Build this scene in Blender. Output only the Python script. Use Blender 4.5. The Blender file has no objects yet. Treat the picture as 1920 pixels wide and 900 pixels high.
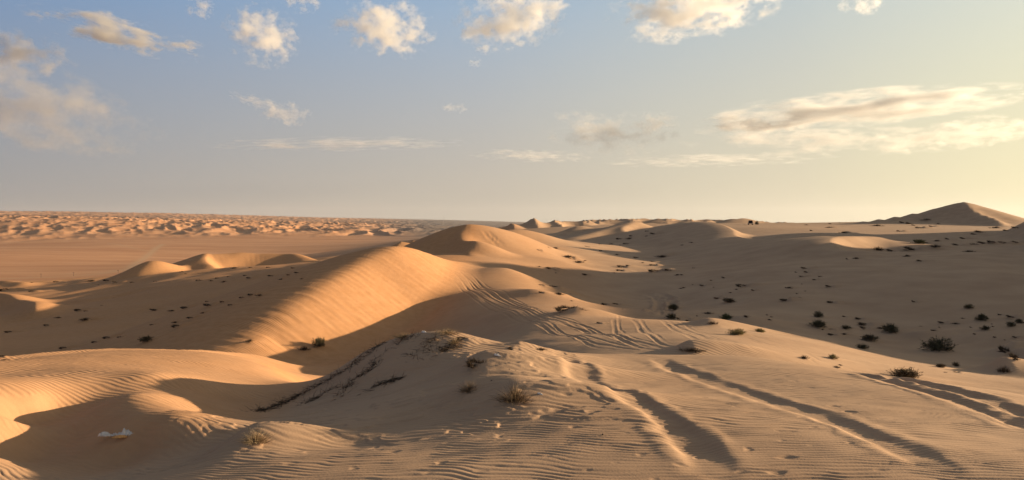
import numpy as np, math
F=1371.0; V0=418.0
SUN_AZ=math.radians(75); SUN_EL=math.radians(8.5)
def pt(u,v,Y): return ((u-960)/F*Y, Y, -(v-V0)/F*Y)

# ---------- value / gradient noise ----------
_rng=np.random.RandomState(7)
_P=_rng.permutation(4096).astype(np.int64)
_G=np.stack([np.cos(np.arange(4096)*2.399963),np.sin(np.arange(4096)*2.399963)],1)
def noise(x,y,seed=0):
    xi=np.floor(x).astype(np.int64); yi=np.floor(y).astype(np.int64)
    fx=x-xi; fy=y-yi
    def g(ix,iy,dx,dy):
        h=_P[(_P[(ix+seed*131)&4095]+iy)&4095]
        return _G[h,0]*dx+_G[h,1]*dy
    sx=fx*fx*fx*(fx*(fx*6-15)+10); sy=fy*fy*fy*(fy*(fy*6-15)+10)
    a=g(xi,yi,fx,fy); b=g(xi+1,yi,fx-1,fy); c=g(xi,yi+1,fx,fy-1); d=g(xi+1,yi+1,fx-1,fy-1)
    return ((a+(b-a)*sx)+((c+(d-c)*sx)-(a+(b-a)*sx))*sy)*1.5
def fbm(x,y,o=3,seed=0):
    r=0;a=1.
    for i in range(o):
        r=r+a*noise(x*2**i+i*17.3,y*2**i-i*9.1,seed+i); a*=.5
    return r
def sstep(a,b,x):
    t=np.clip((x-a)/(b-a),0,1); return t*t*(3-2*t)
def smax(a,b,w):
    h=np.clip(1-np.abs(a-b)/w,0,1); return np.maximum(a,b)+h*h*w*.25
def smin(a,b,w): return -smax(-a,-b,w)

# ---------- smooth base: thin plate spline in (azimuth, log distance) ----------
BASE=[
# foreground
(0,905,7.4),(400,885,6.4),(700,895,5.9),(1100,895,5.7),(1500,895,5.6),(1900,895,5.5),(2500,890,5.5),(-400,850,7.5),
(110,830,9.1),(50,868,8.6),(260,850,8.5),(120,900,7.5),(255,890,7.3),(345,872,7.45),(440,852,7.15),(110,775,10.3),(40,795,9.7),(0,860,8.2),(0,780,9.2),(0,740,10),(0,705,12),(0,676,15),(-300,690,12.5),(-300,760,9),
(175,728,11.2),(300,765,9.5),(235,790,9.),(230,702,12),(300,800,8.7),(295,700,12.1),(300,664,17),(150,690,13),(65,742,10.3),(240,740,10.2),
(420,752,11.9),(500,725,13.8),(520,695,18),(420,790,10.1),(480,826,7.8),(600,790,9.3),(560,745,12.6),
(700,740,10.9),(800,700,11),(760,632,12.8),(850,623,12.8),(920,642,13.3),(1000,655,13.4),(900,722,9.5),(960,700,10.2),(1050,700,10.5),(1000,760,8.3),(900,760,8.55),(800,780,8.4),(700,780,8.95),(1000,800,7.4),(800,830,7.2),(650,830,7.6),
(640,692,14),(690,655,13.4),
(1200,702,11.2),(1200,665,13.4),(1400,692,11.5),(1400,668,13.4),(1500,760,8.6),(1600,696,12),(1750,724,10.3),(1750,800,7.5),(1920,768,8.7),(1920,830,6.9),(2300,810,8),
(1000,690,17),(1000,638,22),(1250,656,18.5),(1250,675,15.5),(1400,650,18.5),(1560,722,16),(1700,742,16),(1900,775,15),(2300,770,16),
(1850,736,12),
(700,765,18),(850,720,18),(600,738,19),
(560,702,25),(640,704,25),(531,694,21),(480,676,20),(585,704,21.5),(480,672,26),(300,658,19.5),(150,661,17.5),
# left, beyond the near dune
(0,720,34),(300,690,34),(100,655,46),(0,640,58),(300,640,46),(440,655,36),(-300,640,50),
(480,602,41),(430,582,48),(540,545,52),(620,512,58),
(350,600,58),(200,600,70),(200,560,95),(0,600,80),(400,540,85),(520,520,85),(600,495,95),(300,530,108),(100,540,160),(200,545,125),(0,545,165),(950,454,100),(-400,545,130),
(300,517,138),(500,500,140),(650,490,130),
(0,530,205),(150,523,205),(215,519,185),(450,497,190),(620,493,180),(700,482,180),(-400,535,170),
(0,580,300),(400,560,300),(700,520,350),(0,560,500),(400,540,550),(700,500,700),(-400,570,400),
(0,521,900),(200,515,950),(400,490,1270),(0,480,1480),(600,480,1480),(700,470,1770),(200,460,2180),(600,460,2180),(-400,480,1480),
(0,452,2600),(300,452,2600),(700,452,2650),(850,446,2700),(-400,452,2600),
(0,424,3100),(200,430,3100),(400,437,3100),(600,441,3100),(760,443,3100),(850,440,3200),(-400,420,3100),
(0,408,6000),(400,415,6000),(700,422,6000),(850,424,6000),(950,424,6000),(-400,404,6000),
(0,396,12000),(-400,394,12000),(100,395.5,12000),(400,402,12000),(640,409,12000),(850,413,12000),(960,416,12000),(1100,420,12000),
(0,404,22000),(500,412,22000),(960,418,22000),(1900,420,22000),
# bowl and shoulder
(620,685,31),(700,642,36),(740,602,42),(760,572,45),(800,600,39),(850,622,34),(900,640,29),(820,580,41),(845,556,43),(885,567,39.8),(925,592,33.6),(975,612,28),(1010,628,25.5),
(898,505,52),(900,540,46),(960,540,45.3),(960,557,41),(1050,585,33),(1150,625,25),(850,500,54),(860,532,47),
(1000,542,42),(1040,575,36),(950,502,52),
(1060,542,55),(1120,582,45),(1200,602,34),(1330,602,31),(1200,572,50),(1100,502,72),(1020,475,82),(985,502,61),(1012,510,62),(1020,537,55),(1060,490,70),(1060,462,105),(1110,470,95),(1010,457,112),(1060,450,140),
(1250,540,60),(1300,500,98),(1250,470,140),(1200,457,165),(1300,474,128),(1350,483,108),(1380,490,92),(1400,441,165),(1430,442,140),(1460,443,125),(1320,425,260),(1250,428,260),(1400,426,210),
(1400,582,38),(1400,540,50),(1440,500,64),(1430,492,80),(1480,490,75),(1600,446,92),(1700,458,99),(1612,472,78),(1650,470,85),(1640,474,74),
(1500,562,42),(1600,602,37),(1600,540,46),(1600,500,58),(1700,480,68),(1750,477,70),(1750,540,44),(1750,592,37),(1900,582,37),(1900,520,46),(1900,474,66),(1900,642,30),(1755,652,31),(1900,702,22),(1650,662,27),(1550,642,27),
(1440,628,24),(1530,664,20),
(1800,450,130),(1650,430,200),(1900,450,120),(1800,430,180),(1500,421,300),(1420,418.5,330),(1640,416,300),(1900,429,200),(1850,425,250),
(1200,430,400),(1320,430,400),(1500,440,600),(1800,440,700),(1500,430,1500),(1800,430,1500),(1500,421,12000),(1900,421,12000),
(1050,433,400),(1000,429,900),(1000,425,2000),(900,440,300),(800,465,200),(900,432,1200),(840,440,1800),(780,470,900),(1200,424,3000),
(2400,600,40),(2400,500,80),(2400,450,150),(2400,430,400),(2400,425,1500),(2400,421,10000),(2400,700,20),
]
POLAR=[(-180,3,-1.9),(-90,3,-1.95),(0,2.6,-1.85),(90,3,-1.9),(180,3,-1.9),(-40,3,-1.9),(40,3,-1.88),
(-70,8,-2.8),(-70,20,-5),(-70,80,-10),(-70,400,-45),(-70,2000,-60),(-70,8000,60),
(70,8,-2.3),(70,20,-4.3),(75,60,-4),(75,200,-2),(75,1000,-10),(75,8000,-5),
(120,8,-2.4),(120,40,-5),(120,400,-8),(120,5000,-10),(-120,8,-2.6),(-120,40,-7),(-120,400,-30),(-120,5000,-10),
(180,20,-3.5),(-180,20,-3.5),(180,300,-10),(-180,300,-10),(180,5000,-10),(-180,5000,-10)]
def _tps():
    A=[]
    for u,v,Y in BASE:
        x,y,z=pt(u,v,Y); r=math.hypot(x,y); A.append((math.atan2(x,y),math.log(r),z/r))
    for a,r,z in POLAR: A.append((math.radians(a),math.log(r),z/r))
    A=np.array(A); n=len(A)
    d=np.hypot(A[:,None,0]-A[None,:,0],A[:,None,1]-A[None,:,1])
    K=np.where(d>0,d*d*np.log(d+1e-12),0)+np.eye(n)*2e-4
    P=np.column_stack([np.ones(n),A[:,0],A[:,1]])
    M=np.zeros((n+3,n+3)); M[:n,:n]=K; M[:n,n:]=P; M[n:,:n]=P.T
    w=np.linalg.solve(M,np.concatenate([A[:,2],np.zeros(3)]))
    return A,w
_A,_W=_tps()
def base(x,y):
    az=np.arctan2(x,y); lr=np.log(np.maximum(np.hypot(x,y),.5)); out=np.empty_like(az); n=len(_A)
    for s in range(0,len(az),8000):
        a=az[s:s+8000]; l=lr[s:s+8000]
        d2=(a[:,None]-_A[None,:,0])**2+(l[:,None]-_A[None,:,1])**2+1e-12
        out[s:s+8000]=(.5*d2*np.log(d2))@_W[:n]+_W[n]+_W[n+1]*a+_W[n+2]*l
    return out*np.hypot(x,y)

# ---------- crest lines ----------
def spline(P,n=6):
    P=np.array(P,float); Q=np.vstack([2*P[0]-P[1],P,2*P[-1]-P[-2]]); o=[]
    for i in range(len(P)-1):
        a,b,c,d=Q[i:i+4]
        for t in np.arange(n)/n:
            o.append(.5*((2*b)+(c-a)*t+(2*a-5*b+4*c-d)*t*t+(3*b-a-3*c+d)*t**3))
    o.append(P[-1]); return np.array(o)
def polydist(x,y,Q):
    """nearest point on polyline: distance, side (-1 right .. 1 left), height, arc length"""
    D=np.full(x.shape,1e9); S=np.zeros_like(x); Hh=np.zeros_like(x); L=np.zeros_like(x); l0=0.
    for i in range(len(Q)-1):
        ax,ay=Q[i,0],Q[i,1]; bx,by=Q[i+1,0]-ax,Q[i+1,1]-ay; ll=math.hypot(bx,by)
        if ll<1e-9: continue
        px=x-ax; py=y-ay; t=np.clip((px*bx+py*by)/(ll*ll),0,1)
        ex=px-t*bx; ey=py-t*by; d=np.hypot(ex,ey); m=d<D
        D[m]=d[m]; S[m]=((bx*py-by*px)/(ll*np.maximum(d,1e-6)))[m]
        Hh[m]=(Q[i,2]+t*(Q[i+1,2]-Q[i,2]))[m]; L[m]=(l0+t*ll)[m]; l0+=ll
    return D,np.clip(S,-1,1),Hh,L
class Ridge:
    def __init__(s,P,left,right,w=.5,cl=0.,cr=0.,reach=None,streak=0,raw=False):
        s.Q=spline(P if raw else [pt(*p) for p in P]); s.l=left; s.r=right; s.w=w; s.cl=cl; s.cr=cr; s.streak=streak
        s.reach=reach or 40.
        s.lo=s.Q[:,:2].min(0)-s.reach; s.hi=s.Q[:,:2].max(0)+s.reach
    def apply(s,x,y,z):
        m=(x>s.lo[0])&(x<s.hi[0])&(y>s.lo[1])&(y<s.hi[1])
        if not m.any(): return z
        X=x[m];Y=y[m]; Q=s.Q; h=np.full(X.shape,-1e9); D=np.full(X.shape,1e9); S=np.zeros_like(X); L=np.zeros_like(X); l0=0.
        for i in range(len(Q)-1):
            bx,by=Q[i+1,0]-Q[i,0],Q[i+1,1]-Q[i,1]; ll=math.hypot(bx,by)
            if ll<1e-9: continue
            px=X-Q[i,0]; py=Y-Q[i,1]; t=np.clip((px*bx+py*by)/(ll*ll),0,1)
            d=np.hypot(px-t*bx,py-t*by); sd=np.clip((bx*py-by*px)/(ll*np.maximum(d,1e-6)),-1,1)
            k=(sd+1)/2; sl=s.r+(s.l-s.r)*k; c=s.cr+(s.cl-s.cr)*k
            hi=Q[i,2]+t*(Q[i+1,2]-Q[i,2])-sl*(np.sqrt(d*d+c*c)-c)
            g=hi>h; h[g]=hi[g]; S[g]=sd[g]; L[g]=(l0+t*ll)[g]; D=np.minimum(D,d); l0+=ll
        if s.streak:
            e=np.exp(-(D/8.)**2)
            al=X*.29+Y*.957; ac=X*.957-Y*.29; al=al+.12*ac
            n=noise(al*1.3,ac*.16,3)*.22+noise(al*3.3,ac*.2,5)*.5+noise(al*6.6,ac*.35,6)*.42
            h=h+s.streak*.035*n*e
        zz=z.copy(); fade=sstep(1,.75,D/s.reach)
        n=smax(z[m],h,s.w); zz[m]=z[m]+(n-z[m])*fade
        return zz
RIDGES=[
# near left dune edge / rim of the bowl
Ridge([(-200,695,14),(0,672,15.8),(150,658,17.8),(300,655,20),(400,658,23),(475,666,26),(520,684,26.5),(560,696,26.5),(600,701,26),(640,700,25.5),(680,697,25)],.5,.42,w=.15,cl=.1,cr=.25,reach=9),
# big amber slip face
Ridge([(455,655,32),(478,634,33),(500,610,34.5),(555,567,37),(620,524,40.5),(680,490,44.4),(720,470,46.8),(748,462,48.6),(800,478,51.6),(850,495,55),(890,503,58.5)],.36,.63,w=.9,cl=3,cr=.7,reach=26,streak=1.),
# serpentine dune behind
Ridge([(700,510,92),(770,480,87),(802,463.5,84.5),(840,442.5,82),(868,426,80.3),(883,421,79.4),(905,424,81),(932,431,83.5),(956,443,86)],.5,.5,w=.8,cl=1.0,cr=3,reach=30),
Ridge([(876,422,78.5),(864,438,75),(868,451,72),(893,453,69.5),(879,470,67),(884,486,64),(862,499,60)],.5,.6,w=.35,cl=1.5,cr=.1,reach=25),
# lobes behind it
Ridge([(935,440,118),(952,433,120),(975,430.5,123),(1010,440,126),(1050,451,128),(1070,456,128)],.3,.35,w=1,cl=3,cr=2,reach=25),
Ridge([(1035,445,215),(1062,434,222),(1085,424,228),(1098,427,236)],.5,.3,w=1.5,cl=2,cr=3,reach=40),
Ridge([(1080,447,190),(1130,432,205),(1165,423,218),(1190,416.5,226),(1214,424,230)],.3,.5,w=1.5,cl=3,cr=2,reach=40),
Ridge([(1190,417,226),(1166,427,208),(1176,440,198)],.6,.22,w=1,cl=1,cr=1,reach=40),
# far grey hill with pale faces
Ridge([(950,434,600),(970,427,630),(985,420.5,650),(1003,416.5,660),(1030,420,690),(1075,420,720),(1120,423,760)],.35,.3,w=3,cl=5,cr=5,reach=110),
# big smooth dune on the right and its small lit face
Ridge([(1270,420,215),(1300,416.5,200),(1325,415.5,185),(1352,421,168),(1371,431,150),(1376,441,138),(1395,446,124),(1425,448,111),(1480,446.5,100),(1540,444,90)],.5,.22,w=1.,cl=.6,cr=4,reach=45),
# lower smooth hump with lit slip face
Ridge([(1720,462,100),(1672,452,95),(1640,446,92),(1600,443,88),(1563,445,84),(1556,455,79),(1580,469,74),(1620,473,71)],.62,.23,w=.8,cl=.3,cr=3,reach=30),
# pyramid
Ridge([(1590,419,290),(1680,406,300),(1750,392,305),(1806,377,302)],.4,.33,w=.8,cl=.3,cr=.4,reach=75),
Ridge([(1806,377.5,302),(1850,401,308),(1898,426,312)],.35,.4,w=.8,cl=1,cr=1,reach=60),
Ridge([(1806,378,301),(1828,396,284),(1864,409,266),(1890,427,248)],.55,.33,w=.8,cl=.2,cr=.4,reach=60),
Ridge([(1340,424,345),(1365,412,350),(1390,409,355),(1405,412,360),(1420,417,360)],.3,.3,w=1,cl=2,cr=2,reach=30),
Ridge([(1462,421,380),(1482,417,385),(1500,421,390)],.3,.3,w=1,cl=2,cr=2,reach=25),
# small sunlit dunes on the shaded shelf at left
Ridge([(205,524,160),(240,510,155),(270,494,152),(290,490,152),(330,497,155),(345,500,158)],.5,.5,w=.8,cl=1,cr=1.,reach=22),
Ridge([(340,500,165),(365,488,168),(388,478,170),(440,473,174),(500,475,176),(545,477,176),(580,484,172),(612,491,168)],.35,.42,w=.8,cl=1,cr=1.5,reach=22),
Ridge([(388,478,170),(384,488,162),(402,501,156)],.6,.3,w=.6,cl=.4,cr=1,reach=12),
Ridge([(-60,556,100),(0,553,98),(40,560,92),(66,568,86),(70,580,80)],.3,.55,w=.6,cl=1,cr=.4,reach=16),
Ridge([(180,556,97),(230,547,99),(290,542,101),(360,544,100),(420,551,94)],.25,.5,w=.8,cl=2,cr=.6,reach=14),
Ridge([(-60,530,185),(0,526,182),(45,530,178)],.3,.3,w=.8,cl=1,cr=1,reach=15),
Ridge([(745,458,170),(755,452,172),(775,457,172)],.5,.5,w=.8,reach=15),
Ridge([(765,456,180),(779,450,182),(800,458,182)],.5,.5,w=.8,reach=15),
Ridge([(105,116,10),(110,119,11.5),(115,122,12)],.85,.5,w=1,cl=.5,cr=3,reach=40,raw=True),  # unseen ridge off to the right, added to shade the upper valley
# off to the right, outside the picture: the dunes that shade the valley
Ridge([(38,20,-2.),(44,33,.6),(56,41,2.5),(70,47,5.6),(76,60,6.5),(79,68,7.3),(82,75,8.9),(84,81,10.5),(85,84,9)],.62,.4,w=1,cl=.5,cr=3,reach=40,raw=True),
Ridge([(109,116,1),(115,122,9),(125,131,14),(135,143,16),(141,151,15),(145,158,3)],.62,.3,w=1,cl=3,cr=3,reach=70,raw=True),
]
def H0(x,y):
    z=base(x,y); r=np.hypot(x,y)
    for R in RIDGES: z=R.apply(x,y,z)
    sh=sstep(45,75,y)*sstep(230,180,y)*sstep(-24,-36,x)
    z=z+sh*(noise(x/11.+3,y/15.,71)*.42+noise(x/4.5,y/6.,72)*.12)
    vl=sstep(20,30,y)*sstep(85,55,y)*sstep(2,9,x)
    z=z+vl*(noise(x/7.,y/9.,73)*.16+noise(x/2.6,y/3.2,74)*.05)
    z=z-np.maximum(r-12600,0)*.035
    # far plateau dunes
    far=sstep(3000,3700,r)*(1-.0*r)
    az=np.arctan2(x,y)
    e=np.abs(noise(x/150.+.9*noise(x/400,y/500,4),y/260.+.6*noise(x/300,y/300,5),11)); e2=np.abs(noise(x/62.+.5*noise(x/130,y/130,6),y/105.,12))
    z=z+far*(.12+.88*sstep(-.03,-.19,az))*((.32-e)*30*(1+.9*noise(x/900,y/900,14))+(.3-e2)*15)*(1-.3*sstep(5000,12000,r))
    fm=sstep(500,640,r)*sstep(1600,900,r)*sstep(-.06,.0,az)
    z=z+fm*(.3-np.abs(noise(x/42.,y/70.,21)))*14
    return z
# ---------- line of sight ----------
def hit(u,v,lo=4.,hi=3000.,fn=None,n=700):
    fn=fn or H0
    Y=np.exp(np.linspace(math.log(lo),math.log(hi),n)); k=-(v-V0)/F
    d=k*Y-fn((u-960)/F*Y,Y)
    i=np.argmax(d<0)
    if d[i]>=0: return None
    a,b=Y[max(i-1,0)],Y[i]
    Yf=np.linspace(a,b,24); d=k*Yf-fn((u-960)/F*Yf,Yf); j=np.argmax(d<0); Y=Yf[j]
    x=(u-960)/F*Y
    return np.array([x,Y,float(fn(np.array([x]),np.array([Y]))[0])])
# ---------- wheel tracks, hummocks, ripples ----------
def world_line(P,fn=None):
    o=[]
    for p in P:
        h=hit(p[0],p[1],lo=p[2] if len(p)>2 else 4.,hi=p[3] if len(p)>3 else 400.,fn=fn,n=400)
        if h is not None: o.append(h)
    return o
# (pixel polyline, half width m, depth m, berm)
TRACKS=[
# two old ruts, softened by wind, running to the camera
([(1055,668),(1075,690),(1105,718),(1160,741),(1215,765),(1265,800),(1310,845),(1345,890)],.16,.052,.16),
([(1232,672),(1265,690),(1325,714),(1395,734),(1470,757),(1560,787),(1660,828),(1770,880)],.16,.04,.16),
# fresh deep tracks over the crest on the right
([(1585,697,6,13.5),(1640,706,6,13),(1700,719,6,13),(1775,742,6,13),(1850,768,6,13),(1950,806)],0.13,0.045,0.35),
([(1650,704,6,13),(1720,716,6,13),(1790,732,6,13),(1860,753,6,13),(1950,785,6,13)],.17,.07,.3),
([(1620,703,6,13),(1700,724,6,13),(1780,748),(1860,780),(1930,812)],0.13,0.025,0.35),
# bundle of tracks down the shoulder of the big dune
([(852,512),(870,532),(900,555),(950,580),(1010,605),(1080,632),(1150,650),(1195,657)],0.0626,0.0225,.35),
([(861,508),(879,528),(909,551),(959,576),(1019,601),(1089,628),(1159,646),(1204,653)],0.0532,0.0158,.35),
([(862,510),(885,530),(920,551),(975,577),(1040,602),(1110,625),(1180,645),(1235,658)],0.0626,0.0225,.35),
([(871,506),(894,526),(929,547),(984,573),(1049,598),(1119,621),(1189,641),(1244,654)],0.0532,0.0158,.35),
([(846,522),(862,540),(900,568),(960,597),(1030,622),(1100,645),(1150,656)],0.06,0.0158,.35),
([(855,518),(871,536),(909,564),(969,593),(1039,618),(1109,641),(1159,652)],0.051,0.011,.35),
([(868,517),(893,538),(935,559),(990,582),(1060,607),(1120,625)],0.06,0.0158,.35),
([(877,513),(902,534),(944,555),(999,578),(1069,603),(1129,621)],0.051,0.011,.35),
([(880,520),(905,541),(950,562),(1010,588),(1075,608),(1150,633),(1215,652)],0.06,0.018,.35),
([(889,516),(914,537),(959,558),(1019,584),(1084,604),(1159,629),(1224,648)],0.051,0.0126,.35),
# fans of tracks where they turn in the saddle
([(1150,598),(1152,615),(1160,627),(1172,634),(1210,645),(1260,657)],0.066,0.0078,.3),
([(1159,594),(1161,611),(1169,623),(1181,630),(1219,641),(1269,653)],0.0561,0.00546,.3),
([(1180,598),(1195,608),(1208,625),(1235,643),(1280,656)],0.066,0.00896,.3),
([(1189,594),(1204,604),(1217,621),(1244,639),(1289,652)],0.0561,0.00626,.3),
([(1240,601),(1280,617),(1330,637),(1390,664)],0.066,0.0078,.3),
([(1249,597),(1289,613),(1339,633),(1399,660)],0.0561,0.00546,.3),
([(1215,598),(1260,617),(1310,640),(1360,662)],0.066,0.00672,.3),
([(1224,594),(1269,613),(1319,636),(1369,658)],0.0561,0.0047,.3),
([(1300,625),(1350,640),(1400,655),(1450,668)],0.066,0.00672,.3),
([(1309,621),(1359,636),(1409,651),(1459,664)],0.0561,0.0047,.3),
([(1395,632),(1440,645),(1490,660),(1530,682)],0.066,0.00672,.3),
([(1404,628),(1449,641),(1499,656),(1539,678)],0.0561,0.0047,.3),
# the track through the shaded valley
([(1246,595,25,75),(1258,580,25,75),(1256,562,25,75),(1235,550,25,75)],0.3,0.12,0.5),
([(1228,590,25,75),(1238,575,25,75),(1234,560,25,75),(1215,551,25,75)],0.3,0.12,0.5),
# tracks on the dune behind
([(906,434,60,95),(920,448,60,95),(935,461,60,95)],.22,.05,.3),([(914,434,60,95),(930,448,60,95),(945,459,60,95)],.22,.05,.3),
]
# (u, v, radius m, height m, tail length m)
MOUNDS=[(1297,658,.55,.26,.9),(1085,590,.95,.36,1.2),(915,690,.55,.22,1.7),(882,735,.4,.13,.7),(975,748,.6,.17,.9),(482,832,.42,.2,.5),
(970,655,.4,.09,.7),(1015,655,.4,.09,.7),(1336,612,.9,.32,1.6),(1262,600,.7,.25,1.),(1885,700,.7,.5,1.),(1915,678,.8,.5,1.2),(1893,663,.7,.35,1.2),(1400,604,1.,.3,2.2),(1730,630,.8,.2,1.2)]
def groove(x,y,z,lines):
    for P,w,dp,berm in lines:
        Q=spline(P,5); lo=Q[:,:2].min(0)-w*5; hi=Q[:,:2].max(0)+w*5
        m=np.where((x>lo[0])&(x<hi[0])&(y>lo[1])&(y<hi[1]))[0]
        if not len(m): continue
        D,S,Hh,L=polydist(x[m],y[m],Q)
        tot=L.max()+1e-6; end=sstep(0,.12,L/tot)*sstep(1,.88,L/tot)*.8+.2
        end=np.where((L<=1e-6)|(L>=tot-1e-4),np.exp(-(D/w)**2)*.2,end)
        wob=1+.3*noise(x[m]*.9,y[m]*.9,31)+.22*noise(x[m]*4.,y[m]*4.,32)
        d=D/(w*wob); dp_=dp*(.8+.55*noise(L*.55,L*0+w*9,33)+.25*noise(L*2.,L*0+w*5,34))
        z[m]+=end*dp_*(-np.exp(-d**4*.8)+berm*np.exp(-((d-1.75)/.5)**2))
    return z
def mound(x,y,z,M):
    for X,Y,r,h,t in M:
        m=np.where((np.abs(x-X)<r*4+t*3)&(np.abs(y-Y)<r*4))[0]
        if not len(m): continue
        dx=x[m]-X; dy=y[m]-Y-.12*dx
        dxs=np.where(dx>0,dx/(1+t/r),dx*1.15)
        q=(dxs/r)**2+(dy/(r*np.where(dx>0,np.exp(-dx/(t+r)*.5),1)))**2
        z[m]+=h*np.exp(-q*1.1)
    return z
def geom_fade(r): return sstep(13.5,9.,r)
LINES=[(world_line(p),w,d,b) for p,w,d,b in TRACKS]
LINES=[l for l in LINES if len(l[0])>2]
MND=[]
for u,v,r,h,t in MOUNDS:
    p=hit(u,v); MND.append((p[0],p[1],r,h,t))
VEGM=[]   # little sand drifts behind tufts, filled by the planting list
def ripple(x,y,r):
    wx=x+.25*noise(x*.45,y*.45,41)+.06*noise(x*1.9,y*1.9,42); wy=y+.3*noise(x*.5+9,y*.5,43)+.075*noise(x*2.1,y*1.6,44)+.02*noise(x*5.,y*4.,45)
    ph=2*math.pi*(wx*(.18+.22*sstep(-1,-6,x))+wy*.97)/.092
    s=np.sin(ph); s=s+.3*np.sin(2*ph+.9)
    return s
def H1(x,y):
    z=H0(x,y)
    z=mound(x,y,z,MND+VEGM)
    return z
def Hfull(x,y):
    z=H1(x,y); r=np.hypot(x,y)
    z=groove(x,y,z,LINES)
    m=np.where(r<70)[0]
    if len(m):
        X,Y,R=x[m],y[m],r[m]
        scour=noise(X*1.1,Y*2.4,51)*.007+noise(X*2.7,Y*5.,52)*.004+noise(X*.35,Y*.6,53)*.012
        patch=sstep(-.3,.5,noise(X*.7,Y*1.1,55)+.4)
        z[m]+=scour*sstep(60,25,R)*sstep(.3,3,R)
        n=np.where(R<13.5)[0]
        z[m[n]]+=.0050*ripple(X[n],Y[n],R[n])*(.3+.7*patch[n])*(.65+.6*noise(X[n]*2.2,Y[n]*6.,57))*geom_fade(R[n])*sstep(.8,2.5,R[n])
        # broken crust ledges about the brushy mound
        lm=sstep(-5.,-3.2,X)*sstep(2.2,.4,X)*sstep(6.6,7.6,Y)*sstep(13.5,11.5,Y)
        ln=noise(X*.75+Y*.3,Y*2.,81)+.35*noise(X*2.2,Y*5.2,82)+.08*noise(X*7,Y*11,83)
        z[m]+=lm*(.016*sstep(-.05,.05,ln)+.010*sstep(.28,.35,ln))
        # crisp scuffs and dimples
        c=noise(X*4.1,Y*5.3,61); z[m]-=.012*sstep(.55,.95,c)*sstep(14,8,R)
    return z
import bpy
DETAIL=True
SUN_E=5.; SUN_C=(1,.765,.5); EXPOSURE=1.18; SKY=.05; HAZE=1.7e-5
def node_tools(mat):
    t=mat.node_tree; N=t.nodes; K=t.links
    def nd(kind,ins=None,**kw):
        n=N.new(kind)
        for k,v in kw.items(): setattr(n,k,v)
        for k,v in (ins or {}).items():
            if hasattr(v,'is_linked'): K.new(v,n.inputs[k])
            else: n.inputs[k].default_value=v
        return n
    return N,K,nd
def sand_material():
    m=bpy.data.materials.new('sand'); m.use_nodes=True; N,K,nd=node_tools(m); b=N['Principled BSDF']
    b.inputs['Roughness'].default_value=.95; b.inputs['Specular IOR Level'].default_value=.08
    pos=nd('ShaderNodeNewGeometry').outputs['Position']
    za=nd('ShaderNodeAttribute',attribute_name='zone').outputs['Fac']
    ra=nd('ShaderNodeAttribute',attribute_name='ripple').outputs['Fac']
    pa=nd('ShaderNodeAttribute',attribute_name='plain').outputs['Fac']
    ta=nd('ShaderNodeAttribute',attribute_name='trail').outputs['Fac']
    def noise_(sc,det=3,vec=pos,dim='3D',rough=.55):
        return nd('ShaderNodeTexNoise',{'Vector':vec,'Scale':sc,'Detail':det,'Roughness':rough})
    def mix(f,a,b_,mode='MIX'):
        n=nd('ShaderNodeMix',data_type='RGBA',blend_type=mode)
        for i,q in ((0,f),(6,a),(7,b_)):
            if hasattr(q,'is_linked'): K.new(q,n.inputs[i])
            elif isinstance(q,tuple): n.inputs[i].default_value=(*q,1)
            else: n.inputs[i].default_value=q
        return n.outputs[2]
    def mp(v,a,b_,c,d): return nd('ShaderNodeMapRange',{'Value':v,'From Min':a,'From Max':b_,'To Min':c,'To Max':d}).outputs[0]
    n1=noise_(.35,4).outputs['Fac']; n2=noise_(2.3,4).outputs['Fac']; n3=noise_(160.,2).outputs['Fac']
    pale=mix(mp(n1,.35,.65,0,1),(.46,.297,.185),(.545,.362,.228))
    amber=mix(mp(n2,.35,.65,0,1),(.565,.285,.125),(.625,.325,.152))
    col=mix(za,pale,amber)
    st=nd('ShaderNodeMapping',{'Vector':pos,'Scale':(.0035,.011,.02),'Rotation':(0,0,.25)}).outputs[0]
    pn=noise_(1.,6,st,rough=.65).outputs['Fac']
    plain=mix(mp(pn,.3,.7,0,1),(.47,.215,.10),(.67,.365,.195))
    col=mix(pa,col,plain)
    ga=nd('ShaderNodeAttribute',attribute_name='cloud_shade').outputs['Fac']
    col=mix(ga,col,mix(mp(pn,.35,.65,0,1),(.15,.12,.105),(.24,.19,.16)))  # cloud shade on the far plain, painted in as grey-brown
    col=mix(ta,col,(.56,.36,.21))
    col=mix(mp(n3,.3,.7,0,.35),col,(.30,.19,.11))
    K.new(col,b.inputs['Base Color'])
    # wind ripples beyond the reach of the mesh, and grain
    w1=noise_(.5,2).outputs['Color']
    wv=nd('ShaderNodeVectorMath',{0:w1,'Scale':.75},operation='SCALE').outputs[0]
    pv=nd('ShaderNodeVectorMath',{0:pos,1:wv},operation='ADD').outputs[0]
    wave=nd('ShaderNodeTexWave',{'Vector':nd('ShaderNodeMapping',{'Vector':pv,'Rotation':(0,0,math.radians(-62))}).outputs[0],'Scale':2.9,'Distortion':1.6,'Detail':2.},wave_type='BANDS',bands_direction='X').outputs['Fac']
    hgt=nd('ShaderNodeMath',{0:wave,1:ra},operation='MULTIPLY').outputs[0]
    bp=nd('ShaderNodeBump',{'Height':hgt,'Strength':1.,'Distance':.0055})
    g=noise_(45.,3).outputs['Fac']
    bp2=nd('ShaderNodeBump',{'Height':g,'Strength':.5,'Distance':.004,'Normal':bp.outputs[0]})
    K.new(bp2.outputs[0],b.inputs['Normal'])
    return m
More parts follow.
